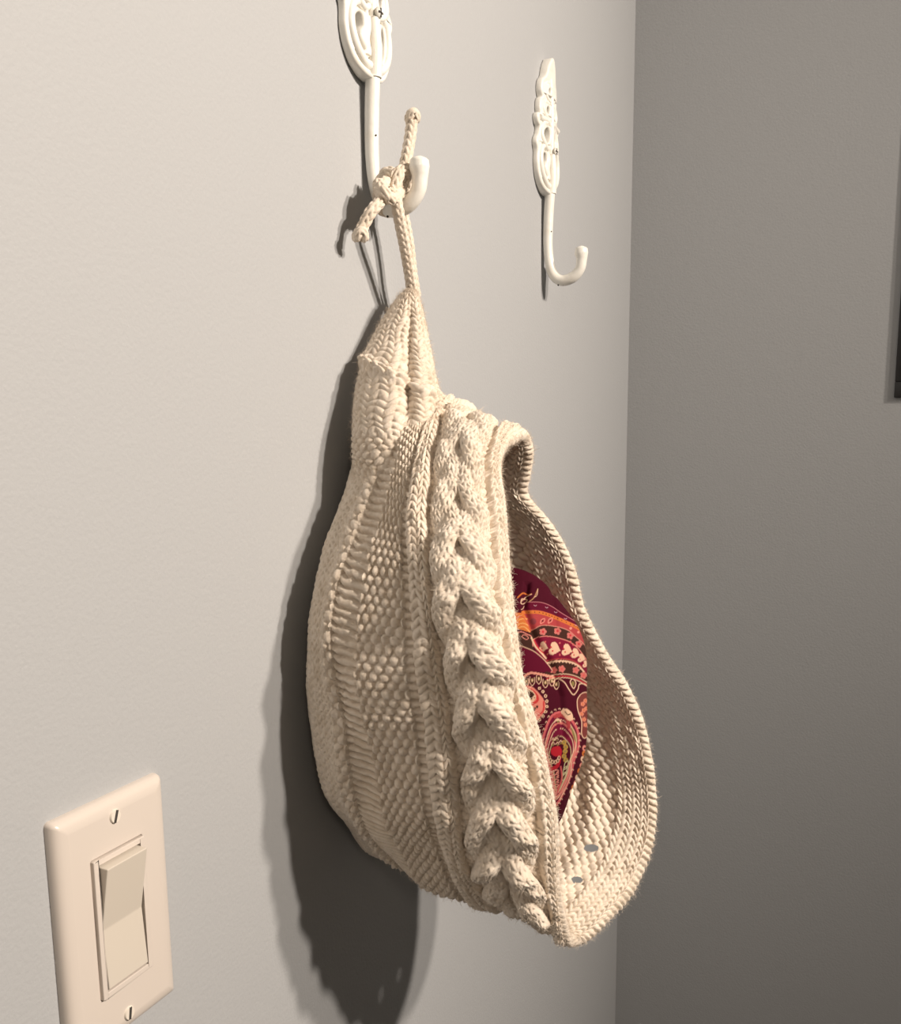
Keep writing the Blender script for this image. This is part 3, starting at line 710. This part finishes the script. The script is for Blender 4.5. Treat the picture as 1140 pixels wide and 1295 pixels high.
for y in (900, 940, 985, 1030, 1075): stroke(Z7([(440, y), (460, y-12), (480, y), (462, y+14), (480, y+18)]), 1.4, C_PINK)
stroke(Z7([(500,860),(510,960),(480,1060),(450,1130)]), 2.0, (.62, .12, .12)); stroke(Z7([(590,780),(595,900),(560,1020),(490,1160)]), .9, C_CREAM); stroke(Z7([(570,1000),(520,1080),(440,1160)]), 1.6, C_PINK)
# right hand small paisleys
fill(Z7([(655,240),(700,190),(750,200),(760,380),(745,560),(715,600),(690,560),(690,450),(660,360)]), (.20, .045, .04))
stroke(Z7([(655,240),(700,190),(750,205),(765,380),(745,560),(715,600),(690,560),(690,450),(660,360),(650,300)]), 1.1, C_CREAM, True)
for x, y in ((690,380),(710,345),(700,290),(725,260),(735,330),(712,430),(725,480)): flower(*Z7([(x, y)])[0], 2.9, (.72, .24, .16), C_OR)
for i, (x, y) in enumerate(((715,690),(712,740),(700,790),(690,850),(670,900),(650,960),(635,1010),(615,1050),(600,1090))): dot(*Z7([(x, y)])[0], 2.7, (C_PINK, C_OR, C_CREAM)[i % 3], 3.6); dot(*Z7([(x+4, y+4)])[0], 1.3, C_BG)
stroke(Z7([(735,640),(720,850),(660,1050),(580,1150)]), .7, C_CREAM)

def paint(P):
    px, py = project(P)
    a = np.mod(px-X0, 2*(X1-X0)); a = np.where(a > (X1-X0), 2*(X1-X0)-a, a); b = np.mod(py-Y0, 2*(Y1-Y0)); b = np.where(b > (Y1-Y0), 2*(Y1-Y0)-b, b)
    fx = np.clip(a*SC, 0, IW-1.01); fy = np.clip(b*SC, 0, IH-1.01); i, j = fy.astype(int), fx.astype(int)
    di, dj = (fy-i)[..., None], (fx-j)[..., None]
    return IMG[i, j]*(1-di)*(1-dj)+IMG[i+1, j]*di*(1-dj)+IMG[i, j+1]*(1-di)*dj+IMG[i+1, j+1]*di*dj
CC = np.array([.2385, -.088, .0445]); RX, RY, RZ = .060, .067, .0905
lon = np.r_[np.linspace(-150, -5, 420, endpoint=False), np.linspace(-5, 210, 90, endpoint=False)]*np.pi/180
lat = np.linspace(-np.pi/2+.02, np.pi/2-.02, 560)
LA, LO = np.meshgrid(lat, lon, indexing='ij')
def sp(c, e): return np.sign(c)*np.abs(c)**e
dirx, diry, dirz = sp(np.cos(LA), .8)*np.cos(LO), sp(np.cos(LA), .8)*np.sin(LO), sp(np.sin(LA), .9)
lump = 1+.018*np.sin(LO*5+LA*3)+.015*np.sin(LA*9+LO*2)
CUS = CC+np.stack([dirx*RX*lump, diry*RY*lump, dirz*RZ*lump], -1)
px, py = project(CUS)
crx = np.interp(py, [740, 765, 800, 840, 880, 930], [668, 664, 676, 700, 712, 716])
dcr = px-crx; dent = np.exp(-(dcr/3.5)**2)*.0028*((py > 735) & (py < 935))+np.exp(-((px-np.interp(py,[725,800,860],[697,706,722]))/3)**2)*.0012*(py < 800)
CUS = CUS-(CUS-CC)/np.linalg.norm(CUS-CC, axis=2, keepdims=True)*dent[..., None]
M_CUSH = mat('printed_cotton', (.3, .02, .05), .8, [(2500, .3, .0003)], spec=.08)
nt = M_CUSH.node_tree; at = nt.nodes.new('ShaderNodeAttribute'); at.attribute_name = 'print'; nt.links.new(at.outputs['Color'], nt.nodes['Principled BSDF'].inputs['Base Color'])
cu = root('cushion', tuple(CC-np.array([0, 0, RZ])), 'burgundy paisley-print cushion tucked inside the knitted bag', 'cushion')
Q = quads(len(lat), len(lon), closev=True)
cov = mk('cushion_cover', CUS.reshape(-1, 3), Q, M_CUSH); adopt(cu, cov)
col = np.ones((CUS.shape[0]*CUS.shape[1], 4), np.float32); col[:, :3] = .70*paint(CUS).reshape(-1, 3)
ca_ = cov.data.color_attributes.new('print', 'FLOAT_COLOR', 'POINT'); ca_.data.foreach_set('color', col.ravel())

# ------------------------------------------------------------ loose cotton fibres on the knitting (stuff)
def fuzz(name, P, N, n, lo=.0014, hi=.0030, seed=7):
    g = np.random.default_rng(seed); P = P.reshape(-1, 3); N = N.reshape(-1, 3); idx = g.integers(0, len(P), n)
    p0, nn = P[idx], N[idx]; d = nn*.55+g.normal(size=(n, 3))*.75; d /= np.linalg.norm(d, axis=1)[:, None]
    d = np.where(((d*nn).sum(1) < 0)[:, None], d-2*nn*(d*nn).sum(1)[:, None], d)
    L = g.uniform(lo, hi, n)[:, None]; b = g.normal(size=(n, 3))*.5
    pts = np.stack([p0, p0+d*L*.4+b*L*.12, p0+d*L*.7+b*L*.42, p0+d*L*.85+b*L*.9-nn*L*.15], 1)
    hc = bpy.data.hair_curves.new(name); hc.add_curves([4]*n)
    hc.attributes['position'].data.foreach_set('vector', pts.astype(np.float32).ravel())
    ra = hc.attributes.get('radius') or hc.attributes.new('radius', 'FLOAT', 'POINT')
    ra.data.foreach_set('value', np.tile(np.array([.00005, .00005, .00004, .00002], np.float32), n))
    hc.materials.append(M_YARN); o = bpy.data.objects.new(name, hc); COL.objects.link(o); o['kind'] = 'stuff'; adopt(bag, o)
vis = OUT[:, :len(v_near)]; fuzz('fibre_fuzz', vis[:-60], NRM[:, :len(v_near)][:-60], 22000)
fuzz('fibre_fuzz', ROLL_, np.repeat(T0[None], 15, 0), 10000, seed=8)
fuzz('fibre_fuzz', TOP, NT, 9000, seed=9)
